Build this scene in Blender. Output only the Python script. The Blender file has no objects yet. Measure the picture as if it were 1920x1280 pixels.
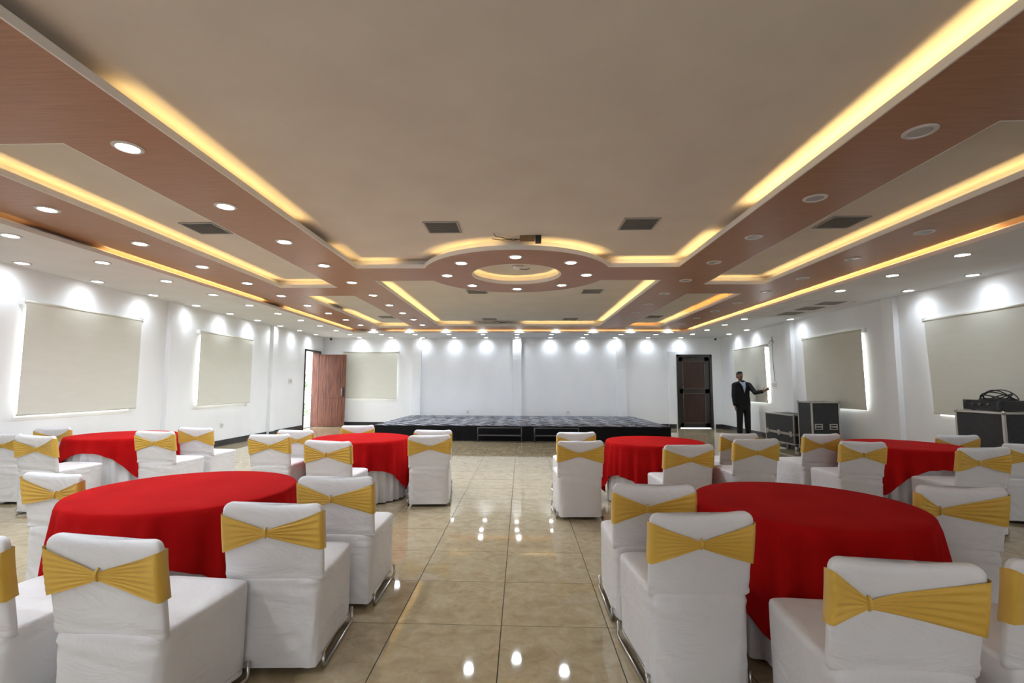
import bpy, bmesh, math, random
from mathutils import Vector, Matrix
from mathutils.geometry import tessellate_polygon
import numpy as np
random.seed(7)
S = bpy.context.scene
COL = S.collection
PI = math.pi

# ------------------------------------------------------------------ camera
F, CX, CY = 900.02, 945.06, 640.9          # focal length and principal point for a 1920x1280 frame
PITCH, YAW, ROLL, CAMH = .0882755, .03654, .0038725, 1.36062
cp, sp, cyw, syw = math.cos(PITCH), math.sin(PITCH), math.cos(YAW), math.sin(YAW)
FW = Vector((-syw*cp, cyw*cp, sp)); RT0 = Vector((cyw, syw, 0)); UP0 = RT0.cross(FW)
RT = RT0*math.cos(ROLL) + UP0*math.sin(ROLL); UP = -RT0*math.sin(ROLL) + UP0*math.cos(ROLL)
cam = bpy.data.cameras.new('camera')
cam.sensor_width = 36; cam.lens = F/1920*36
cam.shift_x = (960-CX)/1920; cam.shift_y = (CY-640)/1920
cam.clip_start = .02; cam.clip_end = 300
camo = bpy.data.objects.new('camera', cam); COL.objects.link(camo)
camo.matrix_world = Matrix(((RT.x, UP.x, -FW.x, 0), (RT.y, UP.y, -FW.y, 0), (RT.z, UP.z, -FW.z, CAMH), (0, 0, 0, 1)))
S.camera = camo

# ------------------------------------------------------------------ sky, exposure
W = bpy.data.worlds.new('sky'); S.world = W; W.use_nodes = True
bg = W.node_tree.nodes['Background']
bg.inputs[0].default_value = (.93, .96, 1, 1); bg.inputs[1].default_value = 5.0
S.view_settings.view_transform = 'Standard'; S.view_settings.look = 'None'
S.view_settings.gamma = 1; S.view_settings.use_curve_mapping = False
S.view_settings.exposure = 0.70
S.cycles.sample_clamp_indirect = 3.0; S.cycles.max_bounces = 8; S.cycles.adaptive_threshold = .02
SPOT_W = 36.0           # one downlight of the wood bands
WALL_W = 10.0           # one downlight of the white soffit
LED_W = .95             # cove strip, per metre
LED_COL = (1.0, .71, .29)
LENS_E = 18.0

# ------------------------------------------------------------------ materials
def mat(name, col, rough=.6, metal=0, spec=.5, sheen=0, coat=0):
    m = bpy.data.materials.new(name); m.use_nodes = True
    b = m.node_tree.nodes['Principled BSDF']
    b.inputs['Base Color'].default_value = (*col, 1); b.inputs['Roughness'].default_value = rough
    b.inputs['Metallic'].default_value = metal; b.inputs['Specular IOR Level'].default_value = spec
    b.inputs['Sheen Weight'].default_value = sheen; b.inputs['Coat Weight'].default_value = coat
    return m
def nd(m, t, **kw):
    n = m.node_tree.nodes.new(t)
    for k, v in kw.items():
        if k in n.inputs: n.inputs[k].default_value = v
        else: setattr(n, k, v)
    return n
def lk(m, a, b): m.node_tree.links.new(a, b)
def bsdf(m): return m.node_tree.nodes['Principled BSDF']
def vary(m, c1, c2, scale=(1, 1, 1), nscale=4, detail=4, lo=.35, hi=.65, bump=0, coord='Object', bscale=None, dist=.01):
    """noise between two colours, with optional fine relief"""
    tc = nd(m, 'ShaderNodeTexCoord'); mp = nd(m, 'ShaderNodeMapping'); mp.inputs['Scale'].default_value = scale
    lk(m, tc.outputs[coord], mp.inputs['Vector'])
    nz = nd(m, 'ShaderNodeTexNoise'); nz.inputs['Scale'].default_value = nscale; nz.inputs['Detail'].default_value = detail
    lk(m, mp.outputs[0], nz.inputs['Vector'])
    cr = nd(m, 'ShaderNodeValToRGB'); cr.color_ramp.elements[0].position = lo; cr.color_ramp.elements[1].position = hi
    cr.color_ramp.elements[0].color = (*c1, 1); cr.color_ramp.elements[1].color = (*c2, 1)
    lk(m, nz.outputs['Fac'], cr.inputs['Fac']); lk(m, cr.outputs['Color'], bsdf(m).inputs['Base Color'])
    if bump:
        src = nz
        if bscale:
            src = nd(m, 'ShaderNodeTexNoise'); src.inputs['Scale'].default_value = bscale; src.inputs['Detail'].default_value = 3
            lk(m, mp.outputs[0], src.inputs['Vector'])
        bp = nd(m, 'ShaderNodeBump'); bp.inputs['Strength'].default_value = bump; bp.inputs['Distance'].default_value = dist
        lk(m, src.outputs['Fac'], bp.inputs['Height']); lk(m, bp.outputs[0], bsdf(m).inputs['Normal'])
    return m

M = {}
M['wall'] = vary(mat('white_wall_paint', (.8, .8, .8), .75, spec=.25), (.85, .87, .89), (.89, .905, .92), (1, 1, .5), 1.5, 5, bump=.05, bscale=60, dist=.004)
M['plaster'] = vary(mat('ceiling_plaster', (.78, .75, .71), .85, spec=.2), (.66, .605, .535), (.70, .645, .57), nscale=2)
M['soffit'] = vary(mat('soffit_paint', (.78, .78, .77), .8, spec=.2), (.75, .75, .74), (.79, .79, .78), nscale=2)
M['fascia'] = mat('white_fascia', (.80, .78, .75), .6, spec=.3)
def wood_panel():
    m = mat('wood_laminate', (.4, .22, .13), .38, spec=.45)
    tc = nd(m, 'ShaderNodeTexCoord'); mp = nd(m, 'ShaderNodeMapping'); mp.inputs['Scale'].default_value = (1.2, 22, 1)
    lk(m, tc.outputs['Object'], mp.inputs['Vector'])
    nz = nd(m, 'ShaderNodeTexNoise', Scale=2.4, Detail=7.0, Roughness=.6); lk(m, mp.outputs[0], nz.inputs['Vector'])
    cr = nd(m, 'ShaderNodeValToRGB'); e = cr.color_ramp.elements
    e[0].position = .32; e[0].color = (.30, .132, .058, 1); e[1].position = .68; e[1].color = (.38, .182, .086, 1)
    lk(m, nz.outputs['Fac'], cr.inputs['Fac']); lk(m, cr.outputs['Color'], bsdf(m).inputs['Base Color'])
    return m
M['wood'] = wood_panel()
def tile_mat():
    m = mat('beige_marble_tile', (.5, .4, .27), .04, spec=.55)
    ge = nd(m, 'ShaderNodeNewGeometry'); oi = nd(m, 'ShaderNodeObjectInfo')
    mu = nd(m, 'ShaderNodeMath', operation='MULTIPLY'); mu.inputs[1].default_value = 40
    lk(m, oi.outputs['Random'], mu.inputs[0])
    ad = nd(m, 'ShaderNodeVectorMath', operation='ADD'); lk(m, ge.outputs['Position'], ad.inputs[0]); lk(m, mu.outputs[0], ad.inputs[1])
    n1 = nd(m, 'ShaderNodeTexNoise', Scale=9.0, Detail=10.0, Roughness=.68, Distortion=.6); lk(m, ad.outputs[0], n1.inputs['Vector'])
    c1 = nd(m, 'ShaderNodeValToRGB'); e = c1.color_ramp.elements
    e[0].position = .30; e[0].color = (.30, .235, .135, 1); e[1].position = .72; e[1].color = (.47, .40, .275, 1)
    x = e.new(.5); x.color = (.385, .315, .195, 1)
    lk(m, n1.outputs['Fac'], c1.inputs['Fac'])
    n2 = nd(m, 'ShaderNodeTexNoise', Scale=11.0, Detail=9.0, Roughness=.72, Distortion=1.2); lk(m, ad.outputs[0], n2.inputs['Vector'])
    c2 = nd(m, 'ShaderNodeValToRGB'); e = c2.color_ramp.elements
    e[0].position = .57; e[0].color = (0, 0, 0, 1); e[1].position = .68; e[1].color = (.75, .75, .75, 1)
    lk(m, n2.outputs['Fac'], c2.inputs['Fac'])
    mx = nd(m, 'ShaderNodeMix', data_type='RGBA'); lk(m, c2.outputs['Color'], mx.inputs[0]); lk(m, c1.outputs['Color'], mx.inputs[6])
    mx.inputs[7].default_value = (.36, .20, .12, 1); lk(m, mx.outputs[2], bsdf(m).inputs['Base Color'])
    return m
M['tile'] = tile_mat()
M['grout'] = mat('tile_joint', (.05, .04, .028), .9)
def cloth(name, c1, c2, rough=.55, sheen=.15, bs=18, bump=.35, dist=.012):
    m = vary(mat(name, c1, rough, spec=.35, sheen=sheen), c1, c2, (1, 1, 1), 3, 3)
    tc = nd(m, 'ShaderNodeTexCoord')
    n1 = nd(m, 'ShaderNodeTexNoise', Scale=bs, Detail=3.0, Distortion=1.5)
    mp = nd(m, 'ShaderNodeMapping'); mp.inputs['Scale'].default_value = (.45, .45, 1); mp.inputs['Rotation'].default_value = (0, .5, .3)
    lk(m, tc.outputs['Object'], mp.inputs['Vector']); lk(m, mp.outputs[0], n1.inputs['Vector'])
    b = nd(m, 'ShaderNodeBump', Strength=bump, Distance=dist); lk(m, n1.outputs['Fac'], b.inputs['Height']); lk(m, b.outputs[0], bsdf(m).inputs['Normal'])
    return m
M['cover'] = cloth('white_stretch_cover', (.70, .69, .70), (.75, .74, .745), .40, .1, 8, .60, .018)
M['gold'] = cloth('gold_sash_fabric', (.60, .36, .045), (.66, .41, .07), .5, .2, 30, .15, .004)
M['red'] = cloth('red_velvet_cloth', (.37, .005, .006), (.43, .008, .008), .9, 0, 10, .2, .01); bsdf(M['red']).inputs['Specular IOR Level'].default_value = .04
M['skirt'] = cloth('white_table_skirt', (.68, .68, .70), (.74, .74, .76), .5, .1, 14, .2)
M['chrome'] = mat('chrome_tube', (.45, .43, .40), .28, 1)
M['blind'] = vary(mat('cream_blind_fabric', (.6, .59, .5), .8, spec=.2), (.70, .70, .62), (.72, .72, .64), (1, 1, 6), 3, 3)
M['blindrail'] = mat('blind_rail', (.62, .60, .52), .5)
M['white'] = mat('white_plastic', (.8, .8, .8), .4)
M['trim'] = mat('downlight_trim', (.62, .60, .58), .45)
M['lensoff'] = mat('unlit_lens', (.42, .41, .41), .25)
M['black'] = mat('black_paint', (.012, .012, .013), .5)
M['base'] = vary(mat('black_granite', (.02, .02, .022), .3), (.016, .016, .018), (.035, .035, .04), nscale=12)
M['vent'] = mat('vent_slat', (.42, .40, .37), .45, .2)
M['ventdark'] = mat('vent_cavity', (.10, .095, .09), .8)
M['ventframe'] = mat('vent_frame', (.34, .32, .30), .5)
def lens():
    m = bpy.data.materials.new('lit_lens'); m.use_nodes = True; nt = m.node_tree; nt.nodes.clear()
    e = nt.nodes.new('ShaderNodeEmission'); e.inputs[0].default_value = (.96, .98, 1, 1); e.inputs[1].default_value = LENS_E
    o = nt.nodes.new('ShaderNodeOutputMaterial'); nt.links.new(e.outputs[0], o.inputs[0]); m.cycles.emission_sampling = 'NONE'; return m
M['lens'] = lens()
def glass():
    m = bpy.data.materials.new('window_glass'); m.use_nodes = True; nt = m.node_tree; nt.nodes.clear()
    t = nt.nodes.new('ShaderNodeBsdfTransparent'); g = nt.nodes.new('ShaderNodeBsdfGlossy'); g.inputs['Roughness'].default_value = .02
    x = nt.nodes.new('ShaderNodeMixShader'); x.inputs[0].default_value = .06
    o = nt.nodes.new('ShaderNodeOutputMaterial')
    nt.links.new(t.outputs[0], x.inputs[1]); nt.links.new(g.outputs[0], x.inputs[2]); nt.links.new(x.outputs[0], o.inputs[0]); return m
M['glass'] = glass()
def doorwood(name, c1, c2, rough):
    m = mat(name, c1, rough, spec=.4)
    return vary(m, c1, c2, (9, 9, .7), 3.5, 6, .3, .7, bump=.1)
M['door_light'] = doorwood('weathered_door_wood', (.07, .024, .014), (.20, .075, .042), .55)
M['door_dark'] = doorwood('dark_door_wood', (.030, .013, .008), (.055, .024, .014), .35)
M['frame_dark'] = mat('dark_door_frame', (.022, .018, .016), .35)
M['beading'] = mat('door_beading', (.16, .12, .09), .35)
def carpet():
    m = mat('stage_carpet', (.05, .05, .055), .9, spec=.1)
    tc = nd(m, 'ShaderNodeTexCoord'); mp = nd(m, 'ShaderNodeMapping'); lk(m, tc.outputs['Object'], mp.inputs['Vector'])
    mp.inputs['Rotation'].default_value = (0, 0, .785); mp.inputs['Scale'].default_value = (1.35, 1.35, 1.35)
    v = nd(m, 'ShaderNodeTexVoronoi', feature='DISTANCE_TO_EDGE', distance='CHEBYCHEV') if False else nd(m, 'ShaderNodeTexBrick')
    v.inputs['Scale'].default_value = 1.0; v.inputs['Mortar Size'].default_value = .05; v.inputs['Brick Width'].default_value = .9; v.inputs['Row Height'].default_value = .45
    v.inputs['Color1'].default_value = (.022, .022, .026, 1); v.inputs['Color2'].default_value = (.075, .075, .085, 1); v.inputs['Mortar'].default_value = (.42, .42, .46, 1)
    lk(m, mp.outputs[0], v.inputs['Vector'])
    w = nd(m, 'ShaderNodeTexVoronoi', feature='DISTANCE_TO_EDGE'); w.inputs['Scale'].default_value = 1.6; lk(m, mp.outputs[0], w.inputs['Vector'])
    cr = nd(m, 'ShaderNodeValToRGB'); e = cr.color_ramp.elements; e[0].position = .03; e[0].color = (1, 1, 1, 1); e[1].position = .06; e[1].color = (0, 0, 0, 1)
    lk(m, w.outputs['Distance'], cr.inputs['Fac'])
    mx = nd(m, 'ShaderNodeMix', data_type='RGBA'); lk(m, cr.outputs['Color'], mx.inputs[0]); lk(m, v.outputs['Color'], mx.inputs[6]); mx.inputs[7].default_value = (.16, .16, .18, 1)
    lk(m, mx.outputs[2], bsdf(m).inputs['Base Color']); return m
M['carpet'] = carpet()
M['drape'] = mat('black_stage_drape', (.006, .006, .007), .8, spec=.2)
M['steel'] = mat('grey_steel', (.09, .09, .095), .45, .6)
M['alu'] = mat('aluminium_edge', (.52, .50, .46), .38, .85)
M['casepanel'] = vary(mat('black_case_panel', (.02, .021, .023), .5, spec=.4), (.017, .018, .02), (.028, .029, .032), nscale=30)
M['rubber'] = mat('black_rubber', (.012, .012, .012), .65)
M['skin'] = mat('brown_skin', (.20, .095, .06), .5)
M['suit'] = mat('black_suit_cloth', (.008, .008, .009), .75, spec=.25)
M['shirt'] = mat('pale_blue_shirt', (.42, .50, .66), .7)
M['hair'] = mat('black_hair', (.006, .005, .005), .5)
M['leather'] = mat('black_leather', (.006, .006, .006), .35)
M['leaf'] = mat('green_leaf', (.10, .22, .05), .6)
M['bark'] = mat('bark', (.12, .08, .05), .8)
M['paving'] = vary(mat('pale_paving', (.5, .48, .44), .8), (.45, .43, .40), (.55, .53, .50), nscale=3)
M['cardboard'] = mat('brown_bracket', (.20, .13, .06), .7)

# ------------------------------------------------------------------ mesh helpers
def tag(o, label=None, cat=None, group=None, kind=None):
    if label: o['label'] = label
    if cat: o['category'] = cat
    if group: o['group'] = group
    if kind: o['kind'] = kind
    return o
def empty(name, loc=(0, 0, 0), rz=0, parent=None):
    o = bpy.data.objects.new(name, None); COL.objects.link(o); o.location = loc; o.rotation_euler = (0, 0, rz)
    o.empty_display_size = .1
    if parent: o.parent = parent
    return o
def link(name, me, m, parent=None, loc=None, rz=0, smooth=False):
    if m is not None and not me.materials: me.materials.append(m)
    if smooth: me.polygons.foreach_set('use_smooth', [True]*len(me.polygons))
    o = bpy.data.objects.new(name, me); COL.objects.link(o)
    if parent: o.parent = parent
    if loc is not None: o.location = loc
    if rz: o.rotation_euler = (0, 0, rz)
    return o
class B:
    def __init__(s): s.v = []; s.f = []
    def add(s, vs, fs):
        n = len(s.v); s.v += [tuple(p) for p in vs]; s.f += [tuple(i+n for i in f) for f in fs]; return s
    def box(s, x0, x1, y0, y1, z0, z1):
        return s.add([(x0, y0, z0), (x1, y0, z0), (x1, y1, z0), (x0, y1, z0), (x0, y0, z1), (x1, y0, z1), (x1, y1, z1), (x0, y1, z1)],
                     [(0, 3, 2, 1), (4, 5, 6, 7), (0, 1, 5, 4), (1, 2, 6, 5), (2, 3, 7, 6), (3, 0, 4, 7)])
    def cbox(s, c, h): return s.box(c[0]-h[0], c[0]+h[0], c[1]-h[1], c[1]+h[1], c[2]-h[2], c[2]+h[2])
    def tube(s, pts, r, n=8, caps=True):
        pts = [Vector(p) for p in pts]; rs = r if isinstance(r, (list, tuple)) else [r]*len(pts)
        rings = []; ref = None
        for i, p in enumerate(pts):
            t = ((pts[min(i+1, len(pts)-1)]-pts[max(i-1, 0)])).normalized()
            if ref is None: ref = Vector((0, 0, 1)) if abs(t.z) < .9 else Vector((1, 0, 0))
            a = (ref - t*ref.dot(t)).normalized(); ref = a; b = t.cross(a)
            rings.append([p + (a*math.cos(2*PI*k/n) + b*math.sin(2*PI*k/n))*rs[i] for k in range(n)])
        return s.loft(rings, caps)
    def loft(s, rings, caps=True):
        n = len(rings[0]); vs = [p for r in rings for p in r]; fs = []
        for i in range(len(rings)-1):
            for k in range(n):
                fs.append((i*n+k, i*n+(k+1) % n, (i+1)*n+(k+1) % n, (i+1)*n+k))
        if caps: fs += [tuple(range(n-1, -1, -1)), tuple((len(rings)-1)*n+k for k in range(n))]
        return s.add(vs, fs)
    def lathe(s, prof, c=(0, 0, 0), n=24):
        rings = [[(c[0]+r*math.cos(2*PI*k/n), c[1]+r*math.sin(2*PI*k/n), c[2]+z) for k in range(n)] for r, z in prof]
        return s.loft(rings, False)
    def mesh(s, name):
        me = bpy.data.meshes.new(name); me.from_pydata(s.v, [], s.f); me.update(); return me
    def build(s, name, m, parent=None, loc=None, rz=0, smooth=False, bevel=0, fix=False):
        me = s.mesh(name)
        if bevel or fix:
            bm = bmesh.new(); bm.from_mesh(me)
            if bevel: bmesh.ops.bevel(bm, geom=bm.edges[:], offset=bevel, segments=2, affect='EDGES', profile=.6)
            if fix: bmesh.ops.recalc_face_normals(bm, faces=bm.faces[:])
            bm.to_mesh(me); bm.free()
        return link(name, me, m, parent, loc, rz, smooth)
def grid_mesh(P, name, closed_u=False):
    """P: array (nv, nu, 3)"""
    nv, nu = P.shape[:2]; fs = []
    for i in range(nv-1):
        for k in range(nu if closed_u else nu-1):
            fs.append((i*nu+k, i*nu+(k+1) % nu, (i+1)*nu+(k+1) % nu, (i+1)*nu+k))
    me = bpy.data.meshes.new(name); me.from_pydata([tuple(p) for p in P.reshape(-1, 3)], [], fs); me.update(); return me
def project(p):
    d = Vector(p)-Vector((0, 0, CAMH)); w = d.dot(FW)
    if w < .05: return None
    return CX+F*d.dot(RT)/w, CY-F*d.dot(UP)/w
ORD = ['first', 'second', 'third', 'fourth', 'fifth', 'sixth', 'seventh', 'eighth', 'ninth', 'tenth', 'eleventh', 'twelfth', 'thirteenth']

# ------------------------------------------------------------------ room dimensions
XL, XR, YB, YF = -6.55, 6.38, 15.60, -3.0
Z0, Z1, Z2 = 2.87, 2.96, 3.09          # white soffit, wood level, plaster recess
WT = .24

# ------------------------------------------------------------------ floor
TX, TY, T = -.1132, 2.8493, .6
floor = B().box(XL-WT, XR+WT, YF-WT, YB+WT, -.12, -.004).build('floor', M['grout']); tag(floor, kind='structure')
tile_me = B().box(.0025, T-.0025, .0025, T-.0025, -.012, 0).mesh('tile'); tile_me.materials.append(M['tile'])
cells = []
for i in range(-13, 13):
    for j in range(-11, 24):
        x, y = TX+i*T, TY+j*T
        if x+T < XL+.01 or x > XR-.01 or y+T < YF+.01 or y > YB-.01: continue
        full = x > XL and x+T < XR and y > YF and y+T < YB
        seen = False
        for cx_, cy_ in ((x, y), (x+T, y), (x+T, y+T), (x, y+T)):
            p = project((cx_, cy_, 0))
            if p and -20 < p[0] < 1940 and p[1] < 1300: seen = True
        cells.append((y+.15*abs(x) if (seen and full) else 1e6, x, y))
cells.sort()
rest = B()
for n, (k, x, y) in enumerate(cells):
    if n < 290 and k < 1e6:
        link('tile', tile_me, None, floor, (x, y, 0))
    else:
        rest.box(max(x, XL)+.0018, min(x+T, XR)-.0018, max(y, YF)+.0018, min(y+T, YB)-.0018, -.012, 0)
tag(rest.build('tile_field', M['tile'], floor), kind='stuff')

# ------------------------------------------------------------------ walls with openings
def wall(name, axis, pos, sgn, a0, a1, ops, ztop=3.2):
    """axis 'x': wall plane x=pos running along y; openings (s0,s1,z0,z1)"""
    b = B()
    def bx(s0, s1, z0, z1):
        lo, hi = (pos, pos+sgn*WT) if sgn > 0 else (pos+sgn*WT, pos)
        if axis == 'x': b.box(lo, hi, s0, s1, z0, z1)
        else: b.box(s0, s1, lo, hi, z0, z1)
    cur = a0
    for s0, s1, z0, z1 in sorted(ops):
        bx(cur, s0, -.1, ztop)
        if z0 > 0: bx(s0, s1, -.1, z0)
        bx(s0, s1, z1, ztop); cur = s1
    bx(cur, a1, -.1, ztop)
    return tag(b.build(name, M['wall']), kind='structure')
WZ0, WZ1 = .912, 2.34
LW = [(6.02, 7.84), (9.48, 11.22)]; RW = [(5.86, 7.62), (9.14, 10.90), (12.60, 14.36)]; BWn = [(-5.78, -4.12)]
LDOOR = (14.33, 15.36, 0, 2.36); RDOOR = (4.97, 6.08, 0, 2.34)
wall('wall_left', 'x', XL, -1, YF-WT, YB+WT, [(a, b, WZ0, WZ1) for a, b in LW]+[LDOOR])
wall('wall_right', 'x', XR, 1, YF-WT, YB+WT, [(a, b, WZ0, WZ1) for a, b in RW])
wall('wall_back', 'y', YB, 1, XL, XR, [(a, b, WZ0, WZ1) for a, b in BWn]+[RDOOR])
FWfill = [(-4.4, -3.0), (-.75, .75), (3.0, 4.2)]  # unseen openings added behind the camera to bring daylight onto the foreground
wall('wall_front', 'y', YF, -1, XL, XR, [(a, b, WZ0, WZ1) for a, b in FWfill])
tag(B().box(XL-WT-.02, XR+WT+.02, YF-WT-.02, YB+WT+.02, 3.2, 3.4).build('ceiling_slab', M['plaster']), kind='structure').name = 'ceiling.001'
# pilasters (trim)
def pil(n, x0, x1, y0, y1, z1=Z0):
    tag(B().box(x0, x1, y0, y1, 0, z1).build('trim_%d' % n, M['wall'], bevel=.006), kind='structure')
pil(1, XL-.005, XL+.09, 8.58, 8.87); pil(2, XL-.005, XL+.09, 12.24, 12.49)
pil(3, XR-.09, XR+.005, 8.30, 8.56); pil(4, XR-.09, XR+.005, 11.42, 11.68)
pil(5, -3.54, -3.26, YB-.14, YB+.005); pil(6, -.29, .0, YB-.14, YB+.005); pil(7, 3.05, 3.35, YB-.10, YB+.005); pil(8, 4.68, 4.93, YB-.08, YB+.005, 2.43)
# black skirting
def skirt(n, segs):
    b = B()
    for s in segs: b.box(*s, 0, .13)
    tag(b.build('baseboard_'+n, M['base']), kind='structure')
skirt('left', [(XL-.002, XL+.015, YF, 8.575), (XL-.002, XL+.015, 8.875, 12.235), (XL-.002, XL+.015, 12.495, 14.26), (XL+.085, XL+.105, 8.57, 8.88), (XL+.085, XL+.105, 12.23, 12.50), (XL-.002, XL+.015, 15.43, YB)])
skirt('right', [(XR-.015, XR+.002, YF, 8.295), (XR-.015, XR+.002, 8.565, 11.415), (XR-.015, XR+.002, 11.685, YB), (XR-.105, XR-.085, 8.29, 8.57), (XR-.105, XR-.085, 11.41, 11.69)])
skirt('back', [(XL+.016, -3.545, YB-.015, YB+.002), (3.355, 4.675, YB-.015, YB+.002), (4.67, 4.90, YB-.095, YB-.078), (6.15, XR-.016, YB-.015, YB+.002)])

# ------------------------------------------------------------------ windows behind the blinds, and added unseen ones in the front wall
def window(n, axis, pos, sgn, s0, s1):
    e = empty('window_%d' % n, ((pos+sgn*.12), (s0+s1)/2, WZ0) if axis == 'x' else ((s0+s1)/2, pos+sgn*.12, WZ0)); tag(e, kind='structure')
    w = (s1-s0)/2; h = WZ1-WZ0
    def bx(b, u0, u1, t0, t1, z0, z1):
        return b.box(t0, t1, u0, u1, z0, z1) if axis == 'x' else b.box(u0, u1, t0, t1, z0, z1)
    f = B()
    for u0, u1, z0, z1 in ((-w, w, 0, .045), (-w, w, h-.045, h), (-w, -w+.045, .045, h-.045), (w-.045, w, .045, h-.045), (-.025, .025, .045, h-.045)):
        bx(f, u0, u1, -.025, .025, z0, z1)
    f.build('window_frame', M['white'], e)
    for u0, u1 in ((-w+.045, -.025), (.025, w-.045)): bx(B(), u0, u1, -.003, .003, .045, h-.045).build('pane', M['glass'], e)
k = 1
for a, b in LW: window(k, 'x', XL, -1, a, b); k += 1
for a, b in RW: window(k, 'x', XR, 1, a, b); k += 1
for a, b in BWn: window(k, 'y', YB, 1, a, b); k += 1
for a, b in FWfill: window(k, 'y', YF, -1, a, b); k += 1  # added windows out of view, there to light the near chairs

# ------------------------------------------------------------------ ceiling
RC = (-.075, 6.93); RR, RH = 1.35, .64
AX0, AX1, AY0, AY1 = -2.285, 2.13, .65, 6.47
BX0, BX1, BY0, BY1 = -2.27, 2.12, 7.31, 13.08
def arc(a0, a1, n=40, r=RR): return [(RC[0]+r*math.cos(a0+(a1-a0)*i/n), RC[1]+r*math.sin(a0+(a1-a0)*i/n)) for i in range(n+1)]
aA = math.asin((AY1-RC[1])/RR); aB = math.asin((BY0-RC[1])/RR)
loopA = [(AX0, AY0), (AX1, AY0), (AX1, AY1)] + arc(aA, -PI-aA) + [(AX0, AY1)]
loopB = [(BX0, BY1), (BX0, BY0)] + arc(PI-aB, aB) + [(BX1, BY0), (BX1, BY1)]
hole = arc(0, 2*PI, 64, RH)[:-1]
def rect(x0, x1, y0, y1): return [(x0, y0), (x1, y0), (x1, y1), (x0, y1)]
SL1, SL2 = rect(-4.02, -3.08, 2.99, 7.79), rect(-4.03, -3.06, 8.56, 13.45)
SR1, SR2 = rect(2.90, 3.83, 2.89, 7.63), rect(2.91, 3.84, 8.44, 13.45)
NL, NR = rect(-4.02, -3.08, -.5, 2.2), rect(2.90, 3.83, -.5, 2.1)
SOF = rect(-4.95, 4.765, -1.2, 13.98)
WOUT = rect(-5.35, 5.165, -1.6, 14.40)
def ccw(l):
    a = sum(l[i-1][0]*l[i][1]-l[i][0]*l[i-1][1] for i in range(len(l))); return l if a > 0 else l[::-1]
def grow(loop, t):
    l = ccw(loop); n = len(l); out = []
    for i in range(n):
        p0, p1, p2 = Vector(l[i-1]), Vector(l[i]), Vector(l[(i+1) % n])
        d1 = (p1-p0).normalized(); d2 = (p2-p1).normalized()
        n1 = Vector((d1.y, -d1.x)); n2 = Vector((d2.y, -d2.x)); q = p1 + (n1+n2)*(t/max(.3, 1+n1.dot(n2))); out.append((q.x, q.y))
    return out
def plate(outer, holes, z0, z1, name, m, parent):
    loops = [ccw(outer)] + [ccw(h)[::-1] for h in holes]
    tri = tessellate_polygon([[Vector((x, y, 0)) for x, y in l] for l in loops])
    flat = [p for l in loops for p in l]; n = len(flat)
    vs = [(x, y, z0) for x, y in flat]+[(x, y, z1) for x, y in flat]; fs = []
    for a, b, c in tri: fs += [(a, b, c), (a+n, c+n, b+n)]
    o = 0
    for l in loops:
        q = len(l)
        for i in range(q): fs.append((o+i, o+(i+1) % q, o+n+(i+1) % q, o+n+i))
        o += q
    return B().add(vs, fs).build(name, m, parent, fix=True)
def lip(loop, z0, z1, name, parent, t=.012, m=None):
    """upstand standing just outside an opening"""
    l = ccw(loop); n = len(l); out = []
    for i in range(n):
        p0, p1, p2 = Vector(l[i-1]), Vector(l[i]), Vector(l[(i+1) % n])
        d1 = (p1-p0).normalized(); d2 = (p2-p1).normalized()
        n1 = Vector((d1.y, -d1.x)); n2 = Vector((d2.y, -d2.x)); s = n1+n2
        out.append(p1 + s*(t/max(.3, 1+n1.dot(n2))))
    vs = []
    for z in (z0, z1):
        vs += [(x, y, z) for x, y in l]; vs += [(p.x, p.y, z) for p in out]
    fs = []
    for i in range(n):
        j = (i+1) % n
        fs += [(i, j, 2*n+j, 2*n+i), (n+j, n+i, 3*n+i, 3*n+j), (i, n+i, n+j, j), (2*n+i, 2*n+j, 3*n+j, 3*n+i)]
    return B().add(vs, fs).build(name, m or M['fascia'], parent, fix=True)
ceil = plate(rect(XL, XR, YF, YB), [], Z2, Z2+.05, 'ceiling', M['plaster'], None); tag(ceil, kind='structure')
plate(WOUT, [grow(l, .006) for l in (loopA, loopB, hole, SL1, SL2, SR1, SR2, NL, NR)], Z1, Z1+.015, 'wood_panel', M['wood'], ceil)
plate(rect(XL, XR, YF, YB), [grow(SOF, .006)], Z0, Z0+.014, 'soffit_panel', M['soffit'], ceil)
LIPZ = Z1+.052
for l in (loopA, loopB, hole, SL1, SL2, SR1, SR2, NL, NR): lip(l, Z1-.001, LIPZ, 'fascia', ceil)
lip(SOF, Z0-.001, Z0+.046, 'soffit_fascia', ceil)
# closing boards at the back of each cove
for l in (loopA, loopB, hole, SL1, SL2, SR1, SR2, NL, NR): lip(grow(l, .11), Z1+.014, Z2+.002, 'cove_board', ceil)
lip(grow(SOF, .10), Z0+.013, Z1+.002, 'cove_board', ceil, .012, M['soffit'])

# cove LED strips: area lamps lying on the panels behind the fascias
def led(p, q, z, nrm, power=1.0, col=LED_COL, set_back=.05, tilt=.55):
    p = Vector((*p, 0)); q = Vector((*q, 0)); d = q-p; L = d.length; d.normalize(); n = Vector((*nrm, 0)).normalized()
    li = bpy.data.lights.new('cove_led', 'AREA'); li.shape = 'RECTANGLE'; li.size = L; li.size_y = .012
    li.energy = LED_W*L*power; li.color = col
    o = bpy.data.objects.new('cove_led', li); COL.objects.link(o)
    zdir = -(Vector((0, 0, 1))*math.cos(tilt) + n*math.sin(tilt)); ydir = zdir.cross(d)
    c = (p+q)/2 - n*set_back
    o.matrix_world = Matrix(((d.x, ydir.x, zdir.x, c.x), (d.y, ydir.y, zdir.y, c.y), (d.z, ydir.z, zdir.z, z), (0, 0, 0, 1)))
    o.parent = ceil
ZL, ZS = Z1+.024, Z0+.022
ORANGE = (1.0, .42, .07)
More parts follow.
